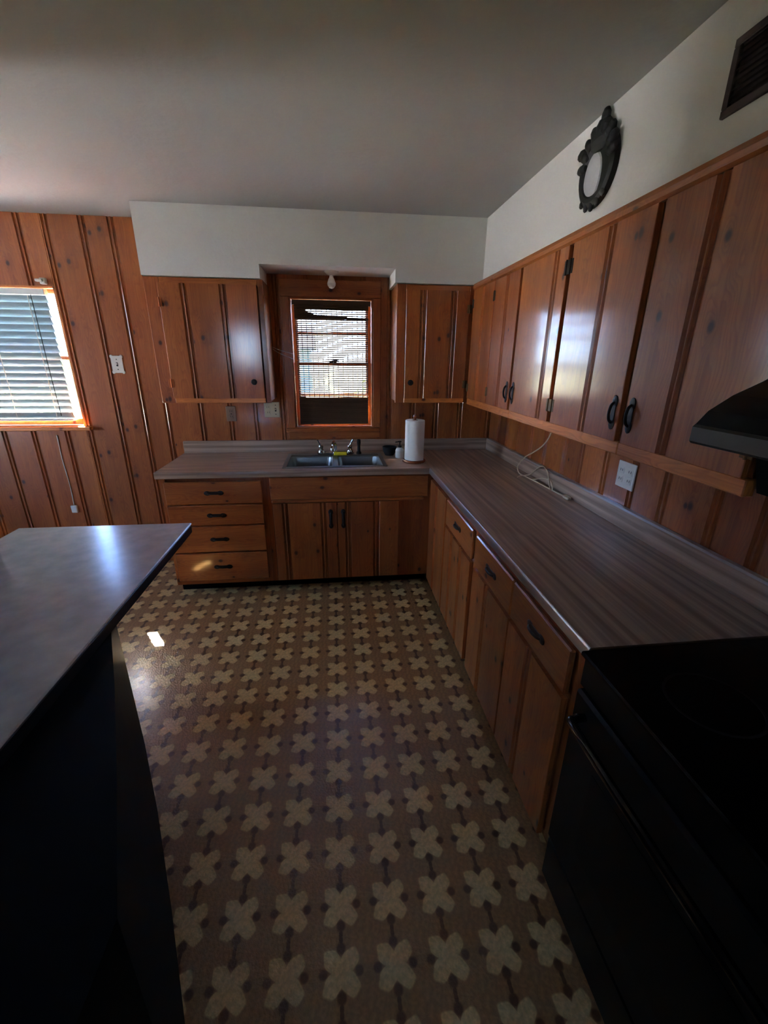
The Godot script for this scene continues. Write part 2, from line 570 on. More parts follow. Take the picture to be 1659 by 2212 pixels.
# ------------------------------------------------------------------ windows
func window_unit(called: String, x0: float, x1: float, y0: float, y1: float, wallt: float, frame: Material, head: float, label: String, casing_w: float, muntins: bool, sash_w := 0.04) -> Node3D:
	var w := Node3D.new()
	w.name = called
	names[called] = 0
	add_child(w)
	meta(w, label, "", "", "structure")
	# jamb liners
	for s in [[x0, x0 + 0.012], [x1 - 0.012, x1]]:
		grain = 1
		obj("jamb", box(Vector3(s[0], y0, -wallt), Vector3(s[1], y1, -0.001), 0.001), frame, w)
	grain = 0
	obj("jamb", box(Vector3(x0 + 0.0125, y1 - 0.012, -wallt), Vector3(x1 - 0.0125, y1, -0.001), 0.001), frame, w)
	obj("sill", box(Vector3(x0 - 0.07, y0 - 0.028, 0.0005), Vector3(x1 + 0.05, y0, 0.045), 0.004), frame, w)
	obj("sill", box(Vector3(x0 + 0.0125, y0, -wallt), Vector3(x1 - 0.0125, y0 + 0.008, -0.002), 0.001), frame, w)
	if casing_w > 0:
		for s in [[x0 - casing_w, x0 + 0.002], [x1 - 0.002, x1 + casing_w]]:
			grain = 1
			obj("casing", box(Vector3(s[0], y0 + 0.0005, 0.0005), Vector3(s[1], y1 - 0.0005, 0.018), 0.003), frame, w)
		grain = 0
		obj("casing", box(Vector3(x0 - casing_w, y1, 0.0005), Vector3(x1 + casing_w, head, 0.018), 0.003), frame, w)
		obj("apron", box(Vector3(x0 - casing_w, y0 - 0.085, 0.0005), Vector3(x1 + casing_w, y0 - 0.029, 0.014), 0.003), frame, w)
	# two sashes
	var mid := (y0 + y1) / 2.0
	for k in 2:
		var b0 := y0 + 0.0085 if k == 0 else mid + 0.0005
		var b1 := mid - 0.0005 + 0.02 if k == 0 else y1 - 0.0125
		var z := -0.085 if k == 0 else -0.122
		var st := mb()
		grain = 1
		cbox(st, Vector3(x0 + 0.0125, b0, z), Vector3(x0 + 0.0125 + sash_w, b1, z + 0.035), 0.002)
		cbox(st, Vector3(x1 - 0.0125 - sash_w, b0, z), Vector3(x1 - 0.0125, b1, z + 0.035), 0.002)
		cbox(st, Vector3(x0 + 0.0125 + sash_w, b0, z), Vector3(x1 - 0.0125 - sash_w, b0 + (0.04 if k == 0 else 0.022), z + 0.035), 0.002)
		cbox(st, Vector3(x0 + 0.0125 + sash_w, b1 - 0.022, z), Vector3(x1 - 0.0125 - sash_w, b1, z + 0.035), 0.002)
		var sash := obj("sash", st, frame, w)
		if muntins:
			var my := (b0 + b1) / 2
			obj("muntin", box(Vector3(x0 + 0.0125 + sash_w, my - 0.009, z + 0.004), Vector3(x1 - 0.0125 - sash_w, my + 0.009, z + 0.03), 0.002), frame, sash)
			for e in [[b0 + 0.03, my], [my, b1 - 0.02]]:
				obj("pane", box(Vector3(x0 + 0.03, e[0] + 0.004, z + 0.015), Vector3(x1 - 0.03, e[1] - 0.004, z + 0.018)), M.glass, sash)
		else:
			obj("pane", box(Vector3(x0 + 0.03, b0 + 0.02, z + 0.015), Vector3(x1 - 0.03, b1 - 0.015, z + 0.018)), M.glass, sash)
	var lt := mb()
	cbox(lt, Vector3((x0 + x1) / 2 - 0.03, mid + 0.02, -0.075), Vector3((x0 + x1) / 2 + 0.03, mid + 0.03, -0.052), 0.003)
	tube(lt, [Vector3((x0 + x1) / 2 - 0.01, mid + 0.033, -0.06), Vector3((x0 + x1) / 2 + 0.035, mid + 0.036, -0.05)], 0.006, 8)
	obj("latch", lt, M.iron, w)
	return w

func wall_with_holes(called: String, axis_x: bool, along0: float, along1: float, top: float, t0: float, t1: float, holes: Array, m: Material, label: String) -> MeshInstance3D:
	var st := mb()
	grain = 1
	var xs := [along0, along1]
	for h in holes:
		xs.append(h[0])
		xs.append(h[1])
	xs.sort()
	for k in xs.size() - 1:
		var spans := [[0.0, top]]
		for h in holes:
			if h[0] < xs[k + 1] - 0.001 and h[1] > xs[k] + 0.001:
				spans = [[0.0, h[2]], [h[3], top]]
		for s in spans:
			if axis_x: cbox(st, Vector3(xs[k], s[0], t0), Vector3(xs[k + 1], s[1], t1))
			else: cbox(st, Vector3(t0, s[0], xs[k]), Vector3(t1, s[1], xs[k + 1]))
	return struct(called, st, m, label)

# ------------------------------------------------------------------ scene
func _ready() -> void:
	rng.seed = 20240
	# camera
	var cam := Camera3D.new()
	cam.name = "camera"
	add_child(cam)
	cam.fov = 2.0 * rad_to_deg(atan(1106.0 / 919.56))
	cam.near = 0.02
	cam.far = 200.0
	var by := Basis(Vector3.UP, -deg_to_rad(6.7178))
	var bx := Basis(Vector3.RIGHT, deg_to_rad(-19.7507))
	var bz := Basis(Vector3(0, 0, 1), deg_to_rad(0.5927))
	cam.transform = Transform3D(by * bx * bz, Vector3(-1.2744, 1.6151, 3.4325))
	cam.current = true
	# sky, exposure
	var env := Environment.new()
	env.tonemap_mode = Environment.TONE_MAPPER_LINEAR
	env.tonemap_exposure = 28.0
	env.background_mode = Environment.BG_SKY
	env.sdfgi_enabled = true
	env.ssao_enabled = true
	env.ssil_enabled = true
	var sky := Sky.new()
	var sm := ProceduralSkyMaterial.new()
	sm.sky_top_color = Color(0.4, 0.6, 0.92)
	sm.sky_horizon_color = Color(0.76, 0.87, 1.0)
	sm.ground_horizon_color = Color(0.72, 0.74, 0.72)
	sm.ground_bottom_color = Color(0.3, 0.31, 0.27)
	sm.energy_multiplier = 2.2
	sky.sky_material = sm
	env.sky = sky
	var we := WorldEnvironment.new()
	we.name = "world_environment"
	we.environment = env
	add_child(we)
	# sun, low behind the back wall's left
	var sun := DirectionalLight3D.new()
	sun.name = "sun"
	add_child(sun)
	sun.look_at_from_position(Vector3.ZERO, SUN, Vector3.UP)
	sun.light_color = Color(1.0, 0.96, 0.9)
	sun.light_energy = 6.0
	sun.light_angular_distance = 0.5
	sun.shadow_enabled = true

	make_materials()
	build_shell()
	build_windows()
	build_upper_cabinets()
	build_base_cabinets()
	build_counter()
	build_island()
	build_stove_and_hood()
	build_fittings()
	build_small_things()
	build_outdoors()

func build_shell() -> void:
	grain = 2
	struct("floor", box(Vector3(-4.95, -0.12, -0.15), Vector3(0.15, 0.0, 6.35)), M.vinyl, "sheet vinyl floor printed with tan stars and brown dots")
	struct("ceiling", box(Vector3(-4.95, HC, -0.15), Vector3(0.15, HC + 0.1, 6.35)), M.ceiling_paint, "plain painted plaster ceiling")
	# roof with deep eaves, the unseen left one widened to hold back light
	struct("roof", box(Vector3(-6.7, HC + 0.13, -1.16), Vector3(0.9, HC + 0.22, 7.0)), M.roofing, "roof slab with a deep back eave and a left eave widened to block light")
	# back wall and its boards
	var holes := [[-1.575, -0.965, 1.1, 2.03], [-4.05, -3.115, 1.125, 2.055]]
	var wb := wall_with_holes("wall_back", true, -4.95, 0.15, HC, -0.15, -0.0185, holes, M.room_wall, "back wall of vertical knotty pine boards")
	paneling(wb, [-4.95, -4.7, -4.52, -4.28, -4.07, -3.86, -3.66, -3.46, -3.23, -3.066, -2.845, -2.665, -2.5, -2.25, -2.035, -1.845, -1.64, -1.42, -1.21, -1.02, -0.82, -0.63, -0.44, -0.24, 0.0], 0.0, HC - 0.001, holes)
	# right wall
	var wr := wall_with_holes("wall_right", false, -0.0185, 6.35, HC, 0.0185, 0.15, [], M.room_wall, "right wall of vertical knotty pine boards")
	var js := [0.0]
	while js[-1] < 4.2: js.append(js[-1] + [0.19, 0.23, 0.17, 0.21, 0.2][js.size() % 5])
	paneling(wr, js, 0.0, 2.4, [], -PI / 2)
	# left and rear walls, out of frame, with the windows that light the room
	wall_with_holes("wall_left", false, -0.0185, 6.35, HC, -4.95, -4.8, [[1.0, 1.5, 0.7, 2.35]], M.far_wall, "far left wall with a wide window")
	wall_with_holes("wall_rear", true, -4.8, 0.0185, HC, 6.2, 6.35, [[-3.2, -2.7, 1.5, 2.1]], M.room_wall, "rear wall behind the viewer with a window")
	struct("wall_light_block", box(Vector3(-2.9, 0.0, 1.52), Vector3(-2.78, HC - 0.0005, 4.6)), M.room_wall, "added partition out of view that shades the near end of the kitchen")  # added partition, out of frame, keeps left window light off the near side
	# soffits above the cabinets, the back one notched over the window
	var st := mb()
	grain = 0
	cbox(st, Vector3(-2.427, HS, 0.0005), Vector3(-1.715, HC - 0.0005, 0.33))
	cbox(st, Vector3(-1.715, 2.169, 0.0005), Vector3(-0.85, HC - 0.0005, 0.33))
	cbox(st, Vector3(-0.85, HS, 0.0005), Vector3(-0.2605, HC - 0.0005, 0.33))
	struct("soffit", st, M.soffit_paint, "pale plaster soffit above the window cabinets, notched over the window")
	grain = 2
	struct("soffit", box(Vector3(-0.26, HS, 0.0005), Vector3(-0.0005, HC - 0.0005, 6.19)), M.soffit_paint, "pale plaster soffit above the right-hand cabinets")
	# small wood cove under the soffits
	st = mb()
	var cove := [Vector2(HS - 0.034, -0.3005), Vector2(HS - 0.034, -0.312), Vector2(HS - 0.026, -0.321), Vector2(HS - 0.012, -0.324), Vector2(HS + 0.004, -0.319), Vector2(HS + 0.006, -0.3005), Vector2(HS + 0.006, -0.261), Vector2(HS - 0.0005, -0.261), Vector2(HS - 0.0005, -0.3005)]
	# axis 2: (x, y)
	var cxy := []
	for p in cove: cxy.append(Vector2(p.y, p.x))
	if signed_area(cxy) < 0: cxy.reverse()
	prism(st, cxy, 2, 0.331, 3.4)
	struct("trim_1", st, M.pine, "rounded wood moulding along the top of the right-hand cabinets")
	# baseboard
	grain = 0
	struct("baseboard_back", box(Vector3(-4.8, 0.0, 0.001), Vector3(-2.44, 0.09, 0.014), 0.003), M.pine_deep, "wood baseboard under the boarded back wall")

func signed_area(p: Array) -> float:
	var a := 0.0
	for k in p.size():
		a += p[k].cross(p[(k + 1) % p.size()])
	return a

func build_windows() -> void:
	window_unit("window_1", -1.575, -0.965, 1.1, 2.03, 0.15, M.pine, 2.14, "sash window over the sink in a pine casing", 0.055, true)
	window_unit("window_2", -4.05, -3.115, 1.125, 2.055, 0.15, M.pine_brightened, 2.11, "left sash window behind white blinds", 0.0, false, 0.026)
	# far windows, simple sashes
	for spec in [["window_3", Vector3(-4.8, 0, 1.0), PI / 2, 0.5, 0.7, 2.35], ["window_4", Vector3(-2.7, 0, 6.2), PI, 0.5, 1.5, 2.1]]:
		var w := Node3D.new()
		w.name = spec[0]
		add_child(w)
		w.position = spec[1]
		w.rotation.y = spec[2]
		meta(w, "plain window out of the picture that lights the room", "", "", "structure")
		var wd: float = spec[3]
		var y0: float = spec[4]
		var y1: float = spec[5]
		var s := -1.0 if spec[0] == "window_3" else 1.0
		var st := mb()
		var a0 := -wd if s < 0 else 0.0
		for x in [a0, a0 + wd / 2 - 0.02, a0 + wd - 0.04]:
			cbox(st, Vector3(x + 0.001, y0 + 0.001, -0.1), Vector3(x + 0.039, y1 - 0.001, -0.06), 0.002)
		for y in [y0 + 0.001, (y0 + y1) / 2, y1 - 0.04]:
			cbox(st, Vector3(a0 + 0.001, y, -0.1), Vector3(a0 + wd - 0.001, y + 0.038, -0.06), 0.002)
		obj("sash", st, M.white_paint, w)
		obj("pane", box(Vector3(a0 + 0.02, y0 + 0.02, -0.083), Vector3(a0 + wd - 0.02, y1 - 0.02, -0.08)), M.glass, w)
	# venetian blind in the left window
	var b := thing("venetian_blind", "white venetian blind with closed slats in the left window", "blind", Vector3(-3.6, 1.15, -0.02))
	var x0 := -0.42
	var x1 := 0.413
	obj("headrail", box(Vector3(x0, 0.85, -0.022), Vector3(x1, 0.888, 0.022), 0.003), M.white_paint, b)
	obj("bottom_rail", box(Vector3(x0, 0.012, -0.02), Vector3(x1, 0.028, 0.02), 0.004), M.white_paint, b)
	var slat := mb()
	var tilt := deg_to_rad(64.0)
	var n := 6
	for k in n:
		var pts := []
		for q in [k, k + 1]:
			var t: float = (q / float(n) - 0.5) * 0.05
			var arch: float = 0.003 * (1.0 - pow(t / 0.025, 2))
			pts.append(Vector3(0, -t * sin(tilt) - arch * cos(tilt), -t * cos(tilt) + arch * sin(tilt)))
		var th := Vector3(0, -cos(tilt), sin(tilt)) * 0.0006
		var p: Vector3 = pts[0]
		var q2: Vector3 = pts[1]
		var l := Vector3(x0, 0, 0)
		var r := Vector3(x1, 0, 0)
		quad(slat, l + p + th, l + q2 + th, r + q2 + th, r + p + th)
		quad(slat, r + p - th, r + q2 - th, l + q2 - th, l + p - th)
	var sm := slat.commit()
	var y := 0.052
	while y < 0.84:
		var o := MeshInstance3D.new()
		o.name = "slat"
		o.mesh = sm
		o.material_override = M.blind_slat
		b.add_child(o, true)
		o.position.y = y
		o.rotation.x = rng.randf_range(-0.03, 0.03)
		y += 0.0455
	for x in [-0.28, 0.03, 0.3]:
		var lt := mb()
		tube(lt, [Vector3(x, 0.02, 0.014), Vector3(x, 0.86, 0.014)], 0.0022, 6)
		tube(lt, [Vector3(x, 0.02, -0.014), Vector3(x, 0.86, -0.014)], 0.0015, 6)
		obj("ladder_cord", lt, M.string, b)
	var wand := mb()
	tube(wand, [Vector3(0.33, 0.85, 0.028), Vector3(0.335, 0.3, 0.03), Vector3(0.34, 0.05, 0.028)], 0.0022, 6)
	obj("pull_cord", wand, M.dark_panel, b)
	# bracket at its upper right corner
	var br := mb()
	cbox(br, Vector3(-3.185, 2.062, 0.001), Vector3(-3.15, 2.1, 0.03), 0.004)
	cbox(br, Vector3(-3.205, 2.075, 0.02), Vector3(-3.16, 2.092, 0.045), 0.004)
	meta(obj("blind_bracket", br, M.white_plastic), "small white bracket at the upper right corner of the blind", "bracket")
	# woven bamboo shade in the sink window
	var s := thing("bamboo_shade", "dark woven bamboo shade hanging in the window over the sink", "shade", Vector3(-1.27, 1.1, -0.03))
	grain = 0
	obj("headrail", box(Vector3(-0.285, 0.88, -0.014), Vector3(0.285, 0.914, 0.014), 0.002), M.bamboo, s)
	var reeds := mb()
	y = 0.235
	while y < 0.88:
		var z := 0.002 * sin(y * 40.0)
		tube(reeds, [Vector3(-0.27, y, z), Vector3(-0.1, y + 0.0015, z), Vector3(0.1, y - 0.001, z), Vector3(0.27, y, z)], 0.0043, 5)
		y += 0.0137
	meta(obj("reeds", reeds, M.bamboo, s), "thin horizontal bamboo reeds with light between them", "", "", "stuff")
	var twine := mb()
	for k in 15:
		var x := -0.262 + k * 0.0374
		tube(twine, [Vector3(x, 0.1, 0.004), Vector3(x + 0.002, 0.5, 0.004), Vector3(x, 0.88, 0.004)], 0.0034, 5)
	meta(obj("twine", twine, M.bamboo, s), "", "", "", "stuff")
	var fold := mb()
	y = 0.028
	while y < 0.225:
		tube(fold, [Vector3(-0.268, y, 0.006), Vector3(0.268, y + 0.001, 0.006)], 0.0042, 5)
		tube(fold, [Vector3(-0.268, y + 0.004, -0.006), Vector3(0.268, y + 0.004, -0.006)], 0.0042, 5)
		y += 0.0078
	meta(obj("folded_reeds", fold, M.bamboo, s), "closely folded lower part that lets no light through", "", "", "stuff")
	# doubled valance with a sagging lower edge
	var val := mb()
	for k in 8:
		var yy := 0.79 + k * 0.0078
		var lo := -0.27
		var hi := 0.27
		if k > 3: hi = -0.21 + (8 - k) * 0.02
		if k <= 3 and k > 0: hi = -0.05 + (3 - k) * 0.16
		tube(val, [Vector3(lo, yy, 0.012), Vector3(hi, yy - 0.001, 0.012)], 0.0042, 5)
	for k in 4:
		tube(val, [Vector3(-0.27, 0.853 + k * 0.0078, 0.012), Vector3(0.27, 0.853 + k * 0.0078, 0.012)], 0.0042, 5)
	meta(obj("valance", val, M.bamboo, s), "", "", "", "stuff")

func build_upper_cabinets() -> void:
	# left of the window
	var c := thing("wall_cabinet", "pine wall cabinet left of the sink window, one wide boarded door", "cabinet", Vector3(-2.427, 0, 0.0))
	upper_body(c, 0.0, 0.722, 0.31, [[0.09, 0.69, 1.32, 1.355], [0.09, 0.69, 2.045, 2.085]], [[0.0, 0.09], [0.69, 0.722]])
	var d := panel_door(c, 0.083, 0.685, 1.352, 2.05, 0.3105, [0.237, 0.475])
	knob(d, Vector3(0.62, 1.46, 0.3305), M.iron)
	hinge(d, Vector3(0.083, 1.94, 0.331), M.copper)
	hinge(d, Vector3(0.083, 1.45, 0.331), M.copper)
	# right of the window
	c = thing("wall_cabinet", "narrow pine wall cabinet right of the sink window", "cabinet", Vector3(-0.835, 0, 0.0))
	upper_body(c, 0.0, 0.533, 0.31, [[0.06, 0.5, 1.32, 1.355], [0.06, 0.5, 2.045, 2.085]], [[0.0, 0.06], [0.5, 0.5325]])
	d = panel_door(c, 0.062, 0.498, 1.352, 2.05, 0.3105, [0.178, 0.387])
	knob(d, Vector3(0.105, 1.46, 0.3305), M.iron)
	hinge(d, Vector3(0.498, 1.45, 0.331), M.old_brass)
	hinge(d, Vector3(0.498, 1.94, 0.331), M.old_brass)
	# right wall: local x is world z
	var runs := [
		[0.332, 1.118, "pine wall cabinet on the right wall in the corner, two narrow doors", [[0.352, 0.742, [0.2], 1], [0.752, 1.106, [0.19], 1]]],
		[1.12, 2.082, "pine wall cabinet on the right wall in the middle of the run, reflecting the window", [[1.134, 1.574, [0.345], -1], [1.606, 2.07, [0.25], 1]]],
		[2.084, 2.566, "pine wall cabinet on the right wall next to the range hood", [[2.1, 2.556, [0.19], -1]]],
	]
	for r in runs:
		var a0: float = r[0]
		var a1: float = r[1]
		c = thing("wall_cabinet", r[2], "cabinet", Vector3(0, 0, a0), -PI / 2)
		var stiles := [[0.0, 0.022], [a1 - a0 - 0.014, a1 - a0]]
		if a0 == 1.12: stiles.append([0.45, 0.49])
		upper_body(c, 0.0, a1 - a0, 0.3, [[0.0, a1 - a0, 1.312, 1.356], [0.022, a1 - a0 - 0.014, 2.045, 2.085]], stiles)
		for e in r[3]:
			var x0: float = e[0] - a0
			var x1: float = e[1] - a0
			d = panel_door(c, x0, x1, 1.357, 2.05, 0.3005, [x0 + e[2][0]])
			var at_right: bool = e[3] > 0
			if e[0] > 0.7: pull(d, Vector3(x1 - 0.03 if at_right else x0 + 0.03, 1.45, 0.3205), true, 0.085)
			var hx := x0 if at_right else x1
			hinge(d, Vector3(hx, 1.43, 0.321), M.old_brass)
			hinge(d, Vector3(hx, 1.97, 0.321), M.iron)
	# short one above the hood
	c = thing("wall_cabinet", "short pine wall cabinet above the range hood at the right edge", "cabinet", Vector3(0, 0, 2.58), -PI / 2)
	upper_body(c, 0.0, 0.76, 0.3, [[0.02, 0.74, 1.625, 1.65], [0.02, 0.74, 2.045, 2.085]], [[0.0, 0.02], [0.74, 0.76]], 1.625)
	panel_door(c, 0.012, 0.375, 1.64, 2.05, 0.3005, [0.2])
	panel_door(c, 0.385, 0.75, 1.64, 2.05, 0.3005, [0.57])

func build_base_cabinets() -> void:
	# four drawers, left of the sink
	var c := thing("drawer_cabinet", "pine base cabinet with a stack of four drawers left of the sink", "cabinet", Vector3(-2.415, 0, 0))
	base_body(c, 0.0, 0.672, [[0.03, 0.64, 0.085, 0.13], [0.03, 0.64, 0.665, 0.71], [0.03, 0.64, 0.52, 0.56], [0.03, 0.64, 0.33, 0.36]], [[0.0, 0.03], [0.64, 0.672]])
	for r in [[0.69, 0.845], [0.538, 0.682], [0.338, 0.53], [0.118, 0.33]]:
		drawer_front(c, 0.022, 0.645, r[0], r[1], 0.605)
	# sink base
	c = thing("sink_cabinet", "pine sink base with two boarded doors below a long false front", "cabinet", Vector3(-1.742, 0, 0))
	base_body(c, 0.0, 1.131, [[0.03, 0.9, 0.085, 0.125], [0.03, 0.9, 0.655, 0.7]], [[0.0, 0.03], [0.9, 1.131]])
	grain = 0
	obj("false_front", box(Vector3(0.025, 0.706, 0.6055), Vector3(1.11, 0.862, 0.618), 0.003), wood(), c)
	obj("moulding", box(Vector3(0.03, 0.684, 0.6055), Vector3(1.08, 0.7055, 0.628), 0.006), M.pine, c)
	var d := panel_door(c, 0.035, 0.468, 0.1, 0.68, 0.6055, [0.115, 0.375])
	pull(d, Vector3(0.425, 0.56, 0.6255), true, 0.12)
	d = panel_door(c, 0.475, 0.905, 0.1, 0.68, 0.6055, [0.545, 0.745])
	pull(d, Vector3(0.512, 0.56, 0.6255), true, 0.12)
	# right wall run, local x is world z
	c = thing("corner_cabinet", "pine corner base panel on the right under the counter's inner corner", "cabinet", Vector3(0, 0, 0.64), -PI / 2)
	base_body(c, 0.0, 0.44, [], [[0.0, 0.03], [0.41, 0.44]])
	panel_door(c, 0.02, 0.432, 0.085, 0.84, 0.6055, [0.2], "panel")
	c = thing("base_cabinet", "pine base cabinet on the right nearest the corner, one drawer over one door", "cabinet", Vector3(0, 0, 1.082), -PI / 2)
	base_body(c, 0.0, 0.53, [[0.03, 0.5, 0.66, 0.69], [0.03, 0.5, 0.085, 0.11], [0.03, 0.5, 0.83, 0.868]], [[0.0, 0.03], [0.5, 0.53]])
	drawer_front(c, 0.012, 0.504, 0.682, 0.838, 0.605)
	d = panel_door(c, 0.012, 0.504, 0.085, 0.668, 0.6055, [0.16, 0.34])
	c = thing("base_cabinet", "pine base cabinet on the right beside the stove, two drawers over two doors", "cabinet", Vector3(0, 0, 1.614), -PI / 2)
	base_body(c, 0.0, 0.96, [[0.03, 0.89, 0.66, 0.69], [0.03, 0.89, 0.085, 0.11], [0.03, 0.89, 0.83, 0.868]], [[0.0, 0.03], [0.455, 0.485], [0.89, 0.96]])
	drawer_front(c, 0.028, 0.466, 0.682, 0.838, 0.605)
	drawer_front(c, 0.474, 0.882, 0.682, 0.838, 0.605)
	d = panel_door(c, 0.028, 0.466, 0.085, 0.668, 0.6055, [0.21])
	d = panel_door(c, 0.474, 0.882, 0.085, 0.668, 0.6055, [0.65])

func build_counter() -> void:
	var t := thing("countertop", "L-shaped brown wood-grain laminate countertop with a low backsplash", "countertop", Vector3(-1.2, 0.87, 0.3))
	var o := -Vector3(-1.2, 0.87, 0.3)
	var z0 := 0.0015
	var f := 0.628
	var st := mb()
	grain = 0
	var sx0 := -1.622
	var sx1 := -0.928
	var sz0 := 0.135
	var sz1 := 0.56
	for r in [[-2.435, sx0, z0, f], [sx0, sx1, z0, sz0], [sx0, sx1, sz1, f], [sx1, -0.6282, z0, f]]:
		cbox(st, o + Vector3(r[0], 0.87, r[2]), o + Vector3(r[1], CT, r[3]))
	obj("back_slab", st, M.laminate, t)
	st = mb()
	grain = 2
	cbox(st, o + Vector3(-0.628, 0.87, z0), o + Vector3(-0.0015, CT, 2.578))
	obj("right_slab", st, M.laminate, t)
	# rounded front edge strip
	grain = 0
	st = mb()
	tube_edge(st, [Vector3(-2.435, 0.893, f), Vector3(-0.634, 0.893, f)], o)
	obj("front_edge", st, M.laminate, t)
	st = mb()
	grain = 2
	tube_edge(st, [Vector3(-0.628, 0.893, 0.6285), Vector3(-0.628, 0.893, 2.578)], o)
	obj("front_edge", st, M.edge_metal, t)
	# backsplash
	grain = 0
	obj("backsplash", box(o + Vector3(-2.435, CT, z0), o + Vector3(-0.0215, CT + 0.092, 0.021), 0.004), M.laminate, t)
	grain = 2
	obj("backsplash", box(o + Vector3(-0.021, CT, z0), o + Vector3(-0.0015, CT + 0.092, 2.578), 0.004), M.laminate, t)
	st = mb()
	cbox(st, o + Vector3(-0.0225, CT + 0.0925, 0.03), o + Vector3(-0.0015, CT + 0.0955, 2.578), 0.001)
	cbox(st, o + Vector3(-0.0235, CT + 0.085, 0.03), o + Vector3(-0.0215, CT + 0.0955, 2.578), 0.0005)
	obj("edge_trim", st, M.edge_metal, t)
	# double-bowl sink
	var s := thing("kitchen_sink", "stainless double-bowl sink under the window", "sink", Vector3((sx0 + sx1) / 2, CT, (sz0 + sz1) / 2))
	var hx := (sx1 - sx0) / 2
	var hz := (sz1 - sz0) / 2
	st = mb()
	var rim := 0.018
	for r in [[-hx - 0.012, -hx + rim, -hz - 0.012, hz + 0.012], [hx - rim, hx + 0.012, -hz - 0.012, hz + 0.012], [-0.02, 0.02, -hz + 0.05, hz - rim]]:
		cbox(st, Vector3(r[0], 0.0005, r[2]), Vector3(r[1], 0.0055, r[3]), 0.002)
	cbox(st, Vector3(-hx + rim, 0.0005, hz - rim), Vector3(hx - rim, 0.0055, hz + 0.012), 0.002)
	cbox(st, Vector3(-hx + rim, 0.0005, -hz - 0.012), Vector3(hx - rim, 0.0055, -hz + 0.05), 0.002)
	obj("rim", st, M.steel, s)
	for k in [-1.0, 1.0]:
		var b := mb()
		var xa: float = -hx + rim if k < 0 else 0.02
		var xb: float = -0.02 if k < 0 else hx - rim
		bowl(b, xa, xb, -hz + 0.05, hz - rim, 0.17)
		var bo := obj("bowl", b, M.steel, s)
		var dr := mb()
		lathe(dr, [Vector2(0.0, 0.004), Vector2(0.022, 0.002), Vector2(0.03, 0.006), Vector2(0.042, 0.004), Vector2(0.044, 0.0)], Vector3((xa + xb) / 2, -0.168, 0.02), 20)
		obj("drain", dr, M.chrome, bo)

func tube_edge(st: SurfaceTool, ends: Array, o: Vector3) -> void:
	# half-round strip that stands proud of the slab's front
	var a: Vector3 = ends[0] + o
	var b: Vector3 = ends[1] + o
	var alongx := absf(b.x - a.x) > absf(b.z - a.z)
	var outv := Vector3(0, 0, 1) if alongx else Vector3(-1, 0, 0)
	var pr := []
	for k in 9:
		var f := -PI / 2 + PI * k / 8.0
		pr.append(outv * cos(f) * 0.007 + Vector3.UP * sin(f) * 0.0205)
	for k in 8:
		if alongx: quad(st, a + pr[k], b + pr[k], b + pr[k + 1], a + pr[k + 1])
		else: quad(st, a + pr[k], b + pr[k], b + pr[k + 1], a + pr[k + 1])
	for e in [a, b]:
		for k in 8:
			if (e == a): tri(st, e, e + pr[k + 1], e + pr[k]) if alongx else tri(st, e, e + pr[k + 1], e + pr[k])
			else: tri(st, e, e + pr[k], e + pr[k + 1])

func bowl(st: SurfaceTool, x0: float, x1: float, z0: float, z1: float, depth: float) -> void:
	# rounded rectangular rings going down, both faces
	var rings := []
	for e in [[0.0, 0.0, 0.03], [0.004, -0.01, 0.032], [0.012, -0.08, 0.04], [0.018, -depth + 0.03, 0.045], [0.03, -depth + 0.008, 0.05], [0.055, -depth, 0.04]]:
		var ring := []
		var r: float = e[2]
		for q in [[x1 - e[0] - r, z1 - e[0] - r, 0.0], [x0 + e[0] + r, z1 - e[0] - r, PI / 2], [x0 + e[0] + r, z0 + e[0] + r, PI], [x1 - e[0] - r, z0 + e[0] + r, 3 * PI / 2]]:
			for k in 5:
				var f: float = q[2] + PI / 2 * k / 4.0
				ring.append(Vector3(q[0] + cos(f) * r, e[1], q[1] + sin(f) * r))
		rings.append(ring)
	var n: int = rings[0].size()
	for k in rings.size() - 1:
		for s in n:
			var s2 := (s + 1) % n
			quad(st, rings[k][s], rings[k][s2], rings[k + 1][s2], rings[k + 1][s])
	var c := Vector3((x0 + x1) / 2, -depth - 0.002, (z0 + z1) / 2)
	for s in n:
		tri(st, c, rings[-1][s], rings[-1][(s + 1) % n])

func build_island() -> void:
	var t := thing("island", "kitchen island with a smooth grey laminate top over a dark base", "island", Vector3(-2.3, 0, 2.3))
	var o := Vector3(2.3, 0, -2.3)
	grain = 2
	obj("worktop", box(o + Vector3(-2.64, 0.912 - 0.006, 1.56), o + Vector3(-1.925, 0.914, 4.3), 0.003), M.island_laminate, t)
	var st := mb()
	cbox(st, o + Vector3(-2.638, 0.868, 1.562), o + Vector3(-1.927, 0.9055, 4.298), 0.003)
	meta(obj("edge_band", st, M.dark_edge, t), "dark edge band under the grey top")
	# base, its side panel swings out towards the viewer
	var plan := [Vector2(-2.58, 1.863), Vector2(-2.18, 1.863), Vector2(-2.147, 1.9), Vector2(-1.982, 2.209), Vector2(-1.823, 2.532), Vector2(-1.701, 2.794), Vector2(-1.6, 3.02), Vector2(-1.6, 3.2), Vector2(-2.58, 3.2)]
	var zx := []
	for p in plan: zx.append(Vector2(p.y, p.x) + Vector2(o.z, o.x))
	if signed_area(zx) < 0: zx.reverse()
	st = mb()
	grain = 1
	prism(st, zx, 1, 0.0, 0.8675)
	meta(obj("base", st, M.dark_panel, t), "near-black base panels")

